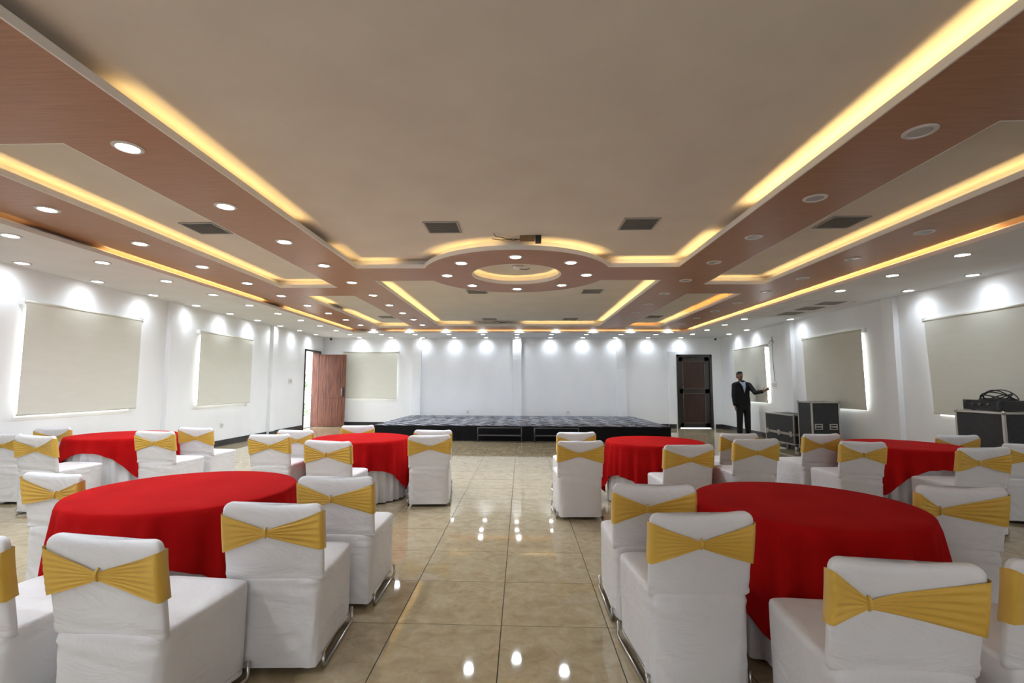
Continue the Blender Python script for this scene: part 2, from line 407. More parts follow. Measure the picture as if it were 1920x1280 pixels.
# big centre recess
led((AX0, 2.55), (AX0, 4.85), ZL, (1, 0), .8); led((AX0, 5.75), (AX0, 6.4), ZL, (1, 0), .5)
led((-2.25, AY1), (-1.75, AY1), ZL, (0, -1), .8); led((1.30, AY1), (2.1, AY1), ZL, (0, -1), 1)
led((AX1, .8), (AX1, 4.5), ZL, (-1, 0), 1.5); led((AX1, 5.35), (AX1, 6.4), ZL, (-1, 0), 1)
for a0, a1, pw in ((-2.55, -2.25, .7), (-2.25, -1.95, .8), (-1.95, -1.7, .6), (-1.42, -1.15, .7), (-1.15, -.85, 1), (-.85, -.55, 1)):
    p, q = [(RC[0]+RR*math.cos(a), RC[1]+RR*math.sin(a)) for a in (a0, a1)]
    am = (a0+a1)/2; led(p, q, ZL, (math.cos(am), math.sin(am)), pw)
# ring hole (far half seen)
for i in range(8):
    a0 = -.15+i*(PI+.3)/8; a1 = a0+(PI+.3)/8
    p, q = [(RC[0]+RH*math.cos(a), RC[1]+RH*math.sin(a)) for a in (a0, a1)]
    am = (a0+a1)/2; led(p, q, ZL, (-math.cos(am), -math.sin(am)), .7)
# second recess
led((BX0, 7.95), (BX0, 13.0), ZL, (1, 0), 1.1); led((BX1, 7.5), (BX1, 13.0), ZL, (-1, 0), 1.1)
led((-2.2, BY1), (-1.4, BY1), ZL, (0, -1), .9); led((.05, BY1), (2.0, BY1), ZL, (0, -1), .9)
# narrow strips
led((-4.02, 3.1), (-4.02, 7.7), ZL, (1, 0), .8); led((-3.95, 7.79), (-3.15, 7.79), ZL, (0, -1), .7)
led((-4.03, 8.65), (-4.03, 10.1), ZL, (1, 0), 1); led((-4.03, 10.9), (-4.03, 13.4), ZL, (1, 0), 1); led((-3.95, 13.45), (-3.15, 13.45), ZL, (0, -1), .8)
led((3.83, 3.0), (3.83, 7.55), ZL, (-1, 0), .8); led((2.98, 7.63), (3.75, 7.63), ZL, (0, -1), .7)
led((3.84, 8.5), (3.84, 11.4), ZL, (-1, 0), 1, ORANGE); led((3.84, 11.4), (3.84, 13.4), ZL, (-1, 0), 1); led((2.98, 13.45), (3.75, 13.45), ZL, (0, -1), .8, ORANGE)
# soffit edge
led((-4.95, 3.0), (-4.95, 4.55), ZS, (1, 0), .25); led((-4.95, 5.45), (-4.95, 9.05), ZS, (1, 0), 1.5); led((-4.95, 9.85), (-4.95, 13.9), ZS, (1, 0), 1.3)
led((4.765, 3.6), (4.765, 4.9), ZS, (-1, 0), .35); led((4.765, 4.9), (4.765, 13.9), ZS, (-1, 0), 1.7)
led((-4.0, 13.98), (4.6, 13.98), ZS, (0, -1), .8)

# ------------------------------------------------------------------ downlights
trim_me = B().lathe([(.066, -.002), (.070, -.010), (.086, -.010), (.094, -.004), (.094, .0), (.066, .0), (.066, -.002)], n=28).mesh('trim_ring'); trim_me.materials.append(M['trim'])
def disc_me(m):
    b = B(); n = 28; b.add([(0, 0, -.006)]+[(.067*math.cos(2*PI*k/n), .067*math.sin(2*PI*k/n), -.004) for k in range(n)], [(0, 1+(k+1) % n, 1+k) for k in range(n)])
    me = b.mesh('lens'); me.materials.append(m); return me
lens_on, lens_off = disc_me(M['lens']), disc_me(M['lensoff'])
def lamp_data(w, deg, blend):
    l = bpy.data.lights.new('downlight_lamp', 'SPOT'); l.energy = w; l.spot_size = math.radians(deg); l.spot_blend = blend
    l.shadow_soft_size = .06; l.color = (.82, .91, 1.0); return l
spot_room, spot_wall = lamp_data(SPOT_W, 150, .8), lamp_data(WALL_W, 150, 1.0)
def downlight(x, y, z, on, label, group):
    e = empty('downlight', (x, y, z)); tag(e, label, 'downlight', group)
    link('trim_ring', trim_me, None, e); link('lens', lens_on if on else lens_off, None, e)
    if on:
        o = bpy.data.objects.new('downlight_lamp', spot_room if z > Z0+.01 else spot_wall); COL.objects.link(o); o.parent = e; o.location = (0, 0, -.03)
P = 1.085
for i in range(10): downlight(-2.68, 3.045+P*i, Z1, True, '%s lit downlight from the camera in the left inner wood band' % ORD[i], 'downlights of the left inner wood band')
for i in range(9): downlight(-4.385, 4.16+P*i, Z1, True, '%s lit downlight from the camera in the left outer wood band' % ORD[i], 'downlights of the left outer wood band')
for i in range(9): downlight(2.51, 2.99+P*i, Z1, False, '%s unlit downlight from the camera in the right inner wood band' % ORD[i], 'unlit downlights of the right inner wood band')
for i in range(8): downlight(4.19, 5.03+P*i, Z1, False, '%s unlit downlight from the camera in the right outer wood band' % ORD[i], 'unlit downlights of the right outer wood band')
for i in range(9): downlight(-4.385+1.078*i, 13.96, Z1, True, '%s lit downlight from the left in the far wood cross band' % ORD[i], 'downlights of the far wood cross band')
for i in range(8):
    a = -PI/2+i*PI/4
    downlight(RC[0]+1.02*math.cos(a), RC[1]+1.02*math.sin(a), Z1, True, 'lit downlight in the round wood ring, %s going round from the camera side' % ORD[i], 'downlights of the round wood ring')
for i in range(10): downlight(-5.26, 4.64+1.09*i, Z0, True, '%s lit downlight from the camera in the left white soffit inner row' % ORD[i], 'inner downlights of the left soffit')
for i in range(9): downlight(-6.32, 5.74+1.09*i, Z0, True, '%s lit downlight from the camera along the left wall' % ORD[i], 'downlights along the left wall')
for i in range(9): downlight(-4.27+1.035*i, 14.42, Z0, True, '%s lit downlight from the left in the far white soffit, front row' % ORD[i], 'front row downlights of the far soffit')
for i in range(11):
    if i == 5: downlight(-.145, 15.28, Z0, True, 'lit downlight in front of the central back wall pilaster', 'downlights along the back wall')
    else: downlight(-5.28+1.035*i, 15.40, Z0, True, '%s lit downlight from the left along the back wall' % ORD[i], 'downlights along the back wall')
for i, y in enumerate((5.60, 6.65, 7.73, 11.03, 12.10, 13.24, 14.36)): downlight(5.07, y, Z0, True, '%s lit downlight from the camera in the right soffit inner row' % ORD[i], 'inner downlights of the right soffit')
for i, y in enumerate((6.65, 7.74, 11.1, 13.23, 14.34)): downlight(6.13, y, Z0, True, '%s lit downlight from the camera along the right wall' % ORD[i], 'downlights along the right wall')

for i in range(3): downlight(-2.68, 1.96-P*i, Z1, True, '%s lit downlight in the left inner wood band, counted back from overhead of the camera' % ORD[i], 'left inner wood band downlights behind the camera')
for i in range(3): downlight(-4.385, 3.075-P*i, Z1, True, '%s lit downlight in the left outer wood band, counted back beside the camera' % ORD[i], 'left outer wood band downlights beside the camera')
for i in range(4): downlight(-5.26, 3.55-1.09*i, Z0, True, '%s lit downlight of the left soffit inner row, counted back beside the camera' % ORD[i], 'left soffit downlights beside the camera')
for i in range(4): downlight(5.07, 4.51-1.09*i, Z0, True, '%s lit downlight of the right soffit inner row, counted back beside the camera' % ORD[i], 'right soffit downlights beside the camera')

# ------------------------------------------------------------------ air vents
VW = .19
vf = B()
for x0, x1, y0, y1 in ((-VW, VW, -VW, -VW+.02), (-VW, VW, VW-.02, VW), (-VW, -VW+.02, -VW+.02, VW-.02), (VW-.02, VW, -VW+.02, VW-.02)): vf.box(x0, x1, y0, y1, -.012, -.001)
vf_me = vf.mesh('vent_frame'); vf_me.materials.append(M['ventframe'])
vb_me = B().box(-VW+.02, VW-.02, -VW+.02, VW-.02, -.002, -.0005).mesh('vent_backing'); vb_me.materials.append(M['ventdark'])
c, s = math.cos(.7), math.sin(.7); vs_me = B().add([(x, y*c-z*s, y*s+z*c-.0075) for x in (-VW+.02, VW-.02) for y, z in ((-.009, -.001), (.009, -.001), (.009, .001), (-.009, .001))],
    [(0, 1, 2, 3), (7, 6, 5, 4), (0, 4, 5, 1), (1, 5, 6, 2), (2, 6, 7, 3), (3, 7, 4, 0)]).mesh('slat'); vs_me.materials.append(M['vent'])
def vent(x, y, z, label):
    e = empty('air_vent', (x, y, z)); tag(e, label, 'air vent', 'square ceiling air vents')
    link('vent_frame', vf_me, None, e); link('vent_backing', vb_me, None, e)
    for i in range(14): link('slat', vs_me, None, e, (0, -VW+.035+i*(2*VW-.07)/13, 0))
vent(-.87, 5.14, Z2, 'grey air vent left of centre in the large plaster recess, before the ring')
vent(1.26, 5.08, Z2, 'grey air vent right of centre in the large plaster recess, before the ring')
vent(-3.52, 5.11, Z2, 'grey air vent in the near left narrow ceiling strip')
vent(3.38, 5.08, Z2, 'grey air vent in the near right narrow ceiling strip')
vent(-.83, 8.83, Z2, 'grey air vent half hidden behind the left of the round ring')
vent(1.30, 8.84, Z2, 'grey air vent just beyond the right of the round ring')
vent(-.85, 12.63, Z2, 'grey air vent at the far left end of the second recess')
vent(1.28, 12.63, Z2, 'grey air vent at the far right end of the second recess')
vent(-3.48, 12.2, Z2, 'grey air vent in the far left narrow ceiling strip')
vent(3.36, 12.2, Z2, 'grey air vent in the far right narrow ceiling strip')
vent(5.64, 8.88, Z0, 'grey air vent in the right soffit, nearest of three')
vent(5.64, 9.52, Z0, 'grey air vent in the right soffit, middle of three')
vent(5.64, 10.18, Z0, 'grey air vent in the right soffit, farthest of three')
ap = empty('access_panel', (5.56, 9.63, Z0)); tag(ap, 'white framed access panel around the three right soffit vents', 'panel')
b = B()
for x0, x1, y0, y1 in ((-.46, .46, .94, .97), (-.46, .46, -.97, -.94), (.43, .46, -.94, .94), (-.46, -.43, -.94, .94)): b.box(x0, x1, y0, y1, -.010, -.001)
b.build('panel_frame', M['soffit'], ap)

# ------------------------------------------------------------------ small ceiling and wall fittings
def wires(name, z, pts_list, e, m='rubber', r=.004):
    for pts in pts_list: B().tube(pts, r, 6).build(name, M[m], e, smooth=True)
e = empty('ceiling_junction_box', (.10, 5.50, Z2)); tag(e, 'open junction box with loose black wires on the plaster above the ring', 'junction box')
B().box(.06, .13, -.05, .05, -.075, -.002).build('box', M['black'], e, bevel=.004); B().box(-.12, .055, -.045, .045, -.05, -.002).build('bracket', M['cardboard'], e, bevel=.004)
wires('wire', 0, [[(-.12, 0, -.03), (-.2, .0, -.045), (-.28, -.02, -.03), (-.36, -.05, -.02), (-.40, -.1, -.03), (-.42, -.13, -.004)], [(-.1, .02, -.03), (-.22, .03, -.02), (-.33, .03, -.035), (-.45, .02, -.02)]], e)
e = empty('ceiling_junction_box', (-.5, 12.95, Z2)); tag(e, 'tangle of loose wires at the far edge of the second recess', 'wires')
wires('wire', 0, [[(-.3, 0, -.05), (-.15, .03, -.02), (0, -.02, -.06), (.15, .02, -.03), (.25, .0, -.05)], [(-.2, -.02, -.02), (-.05, 0, -.055), (.1, .03, -.02), (.2, -.03, -.045)]], e)
e = empty('smoke_detector', (-.06, 6.93, Z2)); tag(e, 'small round white fitting inside the ring opening', 'detector')
B().lathe([(.0, -.04), (.05, -.038), (.075, -.02), (.08, -.002), (0, -.002)]).build('body', M['white'], e, smooth=True); B().tube([(.03, 0, -.04), (.12, .0, -.05), (.18, .02, -.03)], .006, 6).build('wire', M['steel'], e)
def camera_dome(x, y, rz, label):
    e = empty('security_camera', (x, y, Z0), rz); tag(e, label, 'camera')
    B().lathe([(0, -.045), (.03, -.045), (.045, -.03), (.048, -.002), (0, -.002)], n=16).build('base', M['white'], e, smooth=True)
    B().tube([(0, 0, -.05), (0, -.10, -.075)], [.03, .032], 12).build('lens_barrel', M['black'], e, smooth=True)
camera_dome(-6.22, 15.38, .5, 'small black security camera at the back left ceiling corner')
camera_dome(6.12, 15.30, -.5, 'small dark security camera at the back right ceiling corner')
def plate_on(axis, pos, sgn, s, z, w, h, label, cat='switch', holes=2):
    loc = (pos, s, z) if axis == 'x' else (s, pos, z)
    e = empty('switch_plate' if cat == 'switch' else 'wall_socket', loc); tag(e, label, cat)
    def bx(u0, u1, t0, t1, z0, z1):
        t0, t1 = sorted((sgn*t0, sgn*t1))
        return B().box(t0, t1, u0, u1, z0, z1) if axis == 'x' else B().box(u0, u1, t0, t1, z0, z1)
    bx(-w/2, w/2, .001, .012, -h/2, h/2).build('plate', M['white'], e, bevel=.002)
    for i in range(holes):
        u = -w/2+w*(i+.5)/holes; q = w/holes*.32
        bx(u-q, u+q, .013, .018, -h*.3, h*.3).build('rocker' if cat == 'switch' else 'socket_face', M['trim'], e)
plate_on('x', XL, 1, 13.40, 1.43, .20, .16, 'white switch plate on the left wall near the open door', holes=3)
plate_on('x', XL, 1, 10.38, .45, .10, .10, 'white wall socket low under the second left blind', 'socket', 1)
plate_on('x', XR, -1, 12.40, 1.37, .22, .16, 'white switch board the man in the suit is touching', holes=3)
plate_on('x', XR, -1, 14.1, .35, .09, .12, 'small grey socket low on the wall behind the man', 'socket', 1)
plate_on('y', YB, -1, -1.73, .48, .10, .10, 'white wall socket behind the stage, left of the central pilaster', 'socket', 1)
plate_on('y', YB, -1, 1.49, .48, .10, .10, 'white wall socket behind the stage, right of the central pilaster', 'socket', 1)
e = empty('hanging_cable', (XR-.012, 12.40, 2.50)); tag(e, 'thin black cable hanging down to the switch board', 'cable')
B().tube([(0, 0, 0), (0, .01, -.3), (0, -.02, -.7), (0, -.05, -1.04)], .005, 6).build('cable', M['rubber'], e, smooth=True)
for i, pts in enumerate(([(0, 0, 0), (-.02, .06, .0), (-.03, .10, -.07)], [(0, 0, 0), (-.03, -.05, .03), (-.02, -.11, -.07)], [(0, 0, 0), (-.02, -.03, .10)])): B().tube(pts, .006, 6).build('cable_end', M['rubber'], e, smooth=True)

# ------------------------------------------------------------------ roller blinds
def blind(axis, pos, sgn, s0, s1, z0, z1, label, skew=(0, 0, 0, 0)):
    """skew: shift of the bottom start, bottom end, and their drop"""
    w = s1-s0; loc = (pos, s0, z1) if axis == 'x' else (s0, pos, z1)
    e = empty('roller_blind', loc); tag(e, label, 'blind', 'cream roller blinds over the windows')
    off = sgn*.075
    def pt(u, t, z): return (t, u, z) if axis == 'x' else (u, t, z)
    H = z1-z0; nu, nv = 24, 16; P = np.zeros((nv, nu, 3)); Q = np.zeros((nv, nu, 3))
    for j in range(nv):
        v = j/(nv-1)
        for i in range(nu):
            u = i/(nu-1); a = skew[0]*v; b = w+skew[1]*v
            t = off+.004*math.sin(u*7+v*2)*v; z = -.03-v*(H-.03)+v*(skew[2]*(1-u)+skew[3]*u)
            P[j, i] = pt(a+(b-a)*u, t, z); Q[j, i] = pt(a+(b-a)*u, t+.0015, z)
    me = bpy.data.meshes.new('blind_fabric'); n = nu*nv; fs = []
    for j in range(nv-1):
        for i in range(nu-1):
            a, b, c, d = j*nu+i, j*nu+i+1, (j+1)*nu+i+1, (j+1)*nu+i; fs += [(a, b, c, d), (a+n, d+n, c+n, b+n)]
    edge = [i for i in range(nu)]+[j*nu+nu-1 for j in range(1, nv)]+[(nv-1)*nu+i for i in range(nu-2, -1, -1)]+[j*nu for j in range(nv-2, 0, -1)]
    for k in range(len(edge)): a, b = edge[k], edge[(k+1) % len(edge)]; fs.append((a, a+n, b+n, b))
    me.from_pydata([tuple(p) for p in np.concatenate([P.reshape(-1, 3), Q.reshape(-1, 3)])], [], fs); me.update()
    link('blind_fabric', me, M['blind'], e, smooth=False)
    B().tube([pt(-.02, off-sgn*.02, -.02), pt(w+.02, off-sgn*.02, -.02)], .026, 14).build('roller_tube', M['blindrail'], e, smooth=True)
    for u in (-.035, w+.025):
        q = B(); p0, p1 = pt(u, 0, -.06), pt(u+.01, off+sgn*.01, .02)
        q.box(*sorted((p0[0], p1[0])), *sorted((p0[1], p1[1])), -.06, .02).build('bracket', M['white'], e)
    zb0 = -H+skew[2]; zb1 = -H+skew[3]
    B().tube([pt(skew[0], off, zb0), pt(w+skew[1], off, zb1)], .011, 8).build('bottom_bar', M['blindrail'], e, smooth=True)
blind('x', XL, 1, 5.985, 7.90, .945, 2.44, 'large cream roller blind nearest on the left wall')
blind('x', XL, 1, 9.42, 11.30, .92, 2.42, 'cream roller blind farther along the left wall, by the second pilaster')
blind('x', XR, -1, 5.80, 7.70, .95, 2.40, 'cream roller blind on the right wall behind the amplifier', (0, -.06, 0, 0))
blind('x', XR, -1, 9.10, 10.97, .92, 2.41, 'cream roller blind on the right wall behind the tall flight case', (-.02, -.05, .01, 0))
blind('x', XR, -1, 12.665, 14.48, .93, 2.42, 'cream roller blind behind the man in the suit', (-.055, 0, 0, 0))
blind('y', YB, -1, -5.83, -4.05, .90, 2.41, 'cream roller blind on the back wall beside the open door')

# ------------------------------------------------------------------ doors
d = empty('door_1', (XL, 14.33, 0)); tag(d, kind='structure')
b = B(); y0, y1, h = 0, 1.03, 2.36
for q in ((-.24, .02, -.06, .0, 0, h+.05), (-.24, .02, y1, y1+.06, 0, h+.05), (-.24, .02, -.06, y1+.06, h-.005, h+.05)): b.box(*q)
b.build('door_frame', M['frame_dark'], d)
B().box(-.235, -.005, y1-.025, y1-.001, 0, h-.01).build('door_jamb', M['door_light'], d)
leaf = empty('door_leaf', (.04, .97, .012), 0, d)
lf = B().box(.0, .86, -.045, .0, 0, 2.29).build('leaf_panel', M['door_light'], leaf, bevel=.003)
for z0, z1 in ((.06, .43), (.47, .86), (.90, 2.22)): B().box(.05, .78, -.052, -.044, z0, z1).build('raised_board', M['door_light'], leaf, bevel=.003)
hd = B().tube([(.765, -.045, .98), (.765, -.09, .98), (.765, -.09, 1.20), (.765, -.045, 1.20)], .010, 8).build('handle', M['chrome'], leaf, smooth=True)
B().box(.79, .835, -.052, -.044, .93, 1.25).build('lock_plate', M['black'], leaf)
B().tube([(.77, -.056, .02), (.77, -.056, .14)], .006, 6).build('floor_bolt', M['chrome'], leaf)
d = empty('door_2', (4.97, YB, 0)); tag(d, kind='structure')
b = B(); w, h = 1.11, 2.34
for q in ((.0, .07, -.03, .10, 0, h), (w-.07, w, -.03, .10, 0, h), (.0, w, -.03, .10, h-.07, h)): b.box(*q)
b.build('door_frame', M['frame_dark'], d)
b = B(); L0, L1 = .085, w-.085
for q in ((L0, L0+.11, 0.03, .075, .02, h-.08), (L1-.13, L1+.016, .03, .075, .02, h-.08), (L0, L1, .03, .075, h-.20, h-.068), (L0, L1, .03, .075, 1.10, 1.24), (L0, L1, .03, .075, .02, .16)): b.box(*q)
b.build('leaf_frame', M['frame_dark'], d)
for z0, z1 in ((.16, 1.10), (1.24, h-.20)):
    B().box(L0+.10, L1-.12, .045, .065, z0-.01, z1+.01).build('door_panel', M['door_dark'], d)
    for q in ((L0+.11, L1-.13, .022, .034, z0, z0+.014), (L0+.11, L1-.13, .022, .034, z1-.014, z1), (L0+.11, L0+.124, .022, .034, z0, z1), (L1-.144, L1-.13, .022, .034, z0, z1)): B().box(*q).build('beading', M['beading'], d)
B().tube([(L0+.05, .03, 1.30), (L0+.05, -.02, 1.30), (L0+.13, -.02, 1.30)], .011, 8).build('handle', M['chrome'], d, smooth=True)
B().tube([(L0+.115, .018, .95), (L0+.115, .018, 1.26)], .006, 6).build('bolt', M['chrome'], d)
B().tube([(L0+.11, .018, .05), (L0+.11, .018, .28)], .008, 6).build('floor_bolt', M['chrome'], d)

# ------------------------------------------------------------------ outside the open door
g = B().box(XL-WT-14, XL-WT, 8, 24, -.16, -.04).build('ground', M['paving']); tag(g, kind='structure')
tag(B().box(3.5, 7.6, YB+WT, YB+3.2, -.16, -.02).build('ground.001', M['paving']), kind='structure')
sh = empty('shrub', (XL-1.55, 17.3, -.04)); tag(sh, 'green shrub outside the open door on the left', 'shrub')
B().tube([(0, 0, 0), (.03, 0, .5), (-.02, .03, 1.1), (.02, .0, 1.6)], [.03, .025, .02, .008], 8).build('stem', M['bark'], sh, smooth=True)
rng = np.random.default_rng(3); b = B()
for i in range(700):
    a, r, z = rng.uniform(0, 2*PI), .5*math.sqrt(rng.uniform()), rng.uniform(.25, 1.75)
    r *= .5+.5*math.sin(PI*min(1, z/1.75)**.8); c0 = Vector((r*math.cos(a), r*math.sin(a), z)); q = rng.normal(size=3)
    u = Vector(q).normalized()*.055; v = u.cross(Vector((.3, .5, .8))).normalized()*.025
    b.add([c0-u, c0+v, c0+u, c0-v], [(0, 1, 2, 3)])
tag(b.build('foliage', M['leaf'], sh), kind='stuff')

# ------------------------------------------------------------------ stage
st = empty('stage', (0, 11.72, 0)); tag(st, 'low black draped stage with patterned dark carpet along the back wall', 'stage')
SX0, SX1, SD, SH = -3.58, 3.55, 3.72, .36
B().box(SX0, SX1, 0, SD, SH-.03, SH).build('deck', M['steel'], st)
cp_ = B().box(SX0, SX1, -.004, 2.75, SH, SH+.006).build('carpet', M['carpet'], st); B().box(SX0+.05, SX1-.12, 2.80, SD, SH, SH+.008).build('carpet', M['carpet'], st)
def drape(x0, y0, x1, y1, name):
    n = 140; P = np.zeros((5, n, 3)); L = math.hypot(x1-x0, y1-y0); nx, ny = (y1-y0)/L, -(x1-x0)/L
    for j in range(5):
        v = j/4
        for i in range(n):
            u = i/(n-1); o = .012+.010*v*math.sin(u*L*26)+.004*math.sin(u*L*61)
            P[j, i] = (x0+(x1-x0)*u+nx*o, y0+(y1-y0)*u+ny*o, SH-.004-v*(SH-.010))
    link(name, grid_mesh(P, name), M['drape'], st, smooth=True)
drape(SX0, 0, SX1, 0, 'drape'); drape(SX0, SD, SX0, 0, 'drape'); drape(SX1, 0, SX1, SD, 'drape')
def step(x, label):
    e = empty('stage_step', (x, 11.55, 0)); tag(e, label, 'step', 'metal steps before the stage')
    for u in (-.52, .52):
        B().tube([(u, 0, .012), (u, 0, .34)], .014, 8).build('leg', M['steel'], e, smooth=True); B().box(u-.022, u+.022, -.022, .022, 0, .02).build('foot', M['rubber'], e)
    B().box(-.506, .506, -.02, .11, .14, .165).build('tread', M['steel'], e, bevel=.003)
    B().tube([(-.52, 0, .33), (.52, 0, .33)], .012, 8).build('top_rail', M['steel'], e, smooth=True)
step(-.52, 'black metal step frame before the stage, left of the two'); step(.83, 'black metal step frame before the stage, half behind the chairs')

# ------------------------------------------------------------------ covered chairs
def sstep(a, b, x): t = np.clip((x-a)/(b-a), 0, 1); return t*t*(3-2*t)
def make_chair(x, y, deg, label, group, knot=0.0, sc=1.0, seed=0, swap=0):
    rs = np.random.default_rng(seed+11)
    r = math.radians(deg); ox, oy = x-(.30*sc*math.sin(r)), y+.30*sc*math.cos(r)
    e = empty('chair', (ox, oy, 0), r); e.scale = (sc, sc, sc); tag(e, label, 'chair', group)
    HB, ZT = .232, .80
    # seat cover: a soft box down to the floor
    n = 120; th = np.linspace(0, 2*PI, n, endpoint=False)
    ct, sn = np.cos(th), np.sin(th); ex = .22
    sx = np.sign(ct)*np.abs(ct)**ex; sy = np.sign(sn)*np.abs(sn)**ex
    lev = [(.447, .55), (.447, .8), (.445, .93), (.438, .985)]+[(z, 1.0) for z in np.linspace(.425, .045, 26)]+[(.03, 1.004), (.02, 1.0)]
    P = np.zeros((len(lev), n, 3)); ph = rs.uniform(0, 6.28, 12)
    for j, (z, k) in enumerate(lev):
        dn = np.clip((.44-z)/.42, 0, 1); rear = np.clip(-sy, 0, 1)**4; side = np.clip(np.abs(sx), 0, 1)**6*(1-rear)
        X_, Y_ = sx*.229, sy*.264
        fold = .006*np.sin(th*5+ph[0]+z*7)*dn+.003*np.sin(th*13+ph[1]-z*12)*dn
        # pulls running out of the seat corners, and creases just under the seat
        u1 = X_*np.sign(ph[6]-3)+.9*(z-.2); pull = .010*np.sin(u1*70+ph[2])*np.exp(-((np.abs(X_)-.13)/.10)**2)*np.exp(-((z-.13)/.10)**2)*rear
        crease = (.012*np.sin(z*85+ph[3]+X_*10)+.007*np.sin(z*150+ph[7]-X_*18))*np.exp(-((z-.385)/.045)**2)*rear*(.6+.7*np.abs(X_)/.222)
        flute = .008*np.sin(Y_*55+ph[4]+z*10)*dn*side*.6
        g = k*(1+fold*1.6+pull+crease+flute)+.012*np.exp(-((z-.37)/.05)**2)*rear
        P[j, :, 0] = X_*g*(1-.02*dn); P[j, :, 1] = Y_*g-.001; P[j, :, 2] = z
        if z < .06:   # hem lifts between the corners, more along the sides where the runners show
            P[j, :, 2] += .012*(1-np.abs(sx)**6*np.abs(sy)**6)+.024*(np.abs(ct) > np.abs(sn))*(1-np.abs(sy)**2)
        if z > .44: P[j, :, 2] += .004*(1-k)
    me = grid_mesh(P, 'seat_cover', True)
    bm = bmesh.new(); bm.from_mesh(me); bm.verts.ensure_lookup_table(); bm.faces.new([bm.verts[i] for i in range(n)]); bmesh.ops.recalc_face_normals(bm, faces=bm.faces[:]); bm.to_mesh(me); bm.free()
    link('seat_cover', me, M['cover'], e, smooth=True)
    # backrest cover
    def hw(z): return HB+.004*sstep(.5, .7, z) - np.where(z > ZT-.05, .05-np.sqrt(np.clip(.05**2-(z-ZT+.05)**2, 0, 1)), 0)*.9
    def yc(z): return -.232-.058*sstep(.36, .80, z)**1.0
    def bow(xx, z): return .030*(1-(xx/HB)**2)*sstep(.40, .72, z)
    def halft(z): return .026*np.sqrt(np.clip(1-((z-(ZT-.028))/.030)**2, .02, 1)) if z > ZT-.028 else .026
    tilt = rs.uniform(-.006, .006); pinch = rs.uniform(.0015, .0045)
    zs = [.30, .36, .39, .405, .418, .43, .442, .455, .47, .485, .50, .52, .56, .60, .64, .68, .72, .745, .765, .78, .79, .796, .7995]
    n = 56; th = np.linspace(0, 2*PI, n, endpoint=False); ct, sn = np.cos(th), np.sin(th)
    sx = np.sign(ct)*np.abs(ct)**.35; sy = np.sign(sn)*np.abs(sn)**.5
    P = np.zeros((len(zs), n, 3))
    for j, z in enumerate(zs):
        h_ = float(hw(np.float64(z)))-.020*float(sstep(.43, .39, z) if False else 1-sstep(.39, .43, z)); w_ = sx*h_
        P[j, :, 0] = w_; P[j, :, 1] = yc(z)+bow(w_, z)+sy*halft(z)+.030*float(1-sstep(.39, .43, z))
        P[j, :, 1] += np.where(sy < 0, pinch*(np.sin(z*95+ph[4]+w_*8)+.6*np.sin(z*170+ph[8]-w_*14))*np.exp(-((z-.46)/.05)**2)*(.5+.5*np.abs(w_)/HB), 0)
        P[j, :, 2] = z-.022*(1-(w_/HB)**2)*sstep(.60, .80, z)+tilt*(w_/HB)*sstep(.6, .8, z)
    me = grid_mesh(P, 'backrest_cover', True)
    bm = bmesh.new(); bm.from_mesh(me); bm.verts.ensure_lookup_table(); bm.faces.new([bm.verts[(len(zs)-1)*n+i] for i in range(n)]); bmesh.ops.recalc_face_normals(bm, faces=bm.faces[:]); bm.to_mesh(me); bm.free()
    link('backrest_cover', me, M['cover'], e, smooth=True)
    # stretch sash: gathered at one point on the rear, flat round the front
    nb, nf, nv = 49, 13, 25; kx = knot*HB
    path = [(t, -1) for t in np.linspace(-1, 1, nb)]+[(t, 1) for t in np.linspace(1, -1, nf)]
    P = np.zeros((nv, len(path), 3)); up = rs.uniform(-.012, .012)
    for i, (t, side) in enumerate(path):
        xx = t*(HB+.0062)
        q = abs(xx-kx)/((HB-kx) if xx > kx else (HB+kx)); q = min(1, q)
        if side < 0:
            top = .668+(.087+up*t)*q**.85; bot = .640-(.070-up*t)*q**.8
        else: top, bot = .755, .57
        for j in range(nv):
            v = j/(nv-1); z = bot+(top-bot)*v
            off = .0068+((.0048-.001*swap)*math.sin(v*2*PI*(5+2*swap)+ph[5]+q*1.2)*min(1, 4*q*(1.02-q)+.1) if side < 0 else 0)+(.008*(1-q)**6 if side < 0 else 0)
            y_ = float(yc(z)+bow(np.float64(max(-HB, min(HB, xx))), z))+side*(.026+off)
            if abs(t) > .985: y_ = float(yc(z))+side*.022
            P[j, i] = (xx, y_, z-.022*(1-t*t)*float(sstep(.60, .80, z)))
    me = grid_mesh(P, 'sash', True); sa = link('sash', me, M['gold'], e, smooth=True)
    zk = .654; yk = float(yc(zk)+bow(np.float64(kx), zk))-.026-.012
    B().tube([(kx, yk+.006, zk-.024), (kx, yk-.004, zk-.014), (kx, yk-.007, zk), (kx, yk-.004, zk+.014), (kx, yk+.006, zk+.024)], [.004, .006, .0065, .006, .004], 10).build('sash_gather', M['gold'], sa, smooth=True)
    # metal runners under the cover
    for s_ in (-1, 1):
        u = s_*.236
        B().tube([(u, -.215, .075), (u, -.222, .03), (u, -.212, .012), (u, 0, .011), (u, .232, .012), (u, .245, .03), (u*.985, .240, .085)], .0085, 8).build('runner', M['chrome'], e, smooth=True)
    return e
G1, G2, G3 = 'chairs at the near left table', 'chairs at the far left table', 'chairs at the left aisle table'
G4, G5, G6 = 'chairs at the right aisle table', 'chairs at the far right table', 'chairs at the near right table'
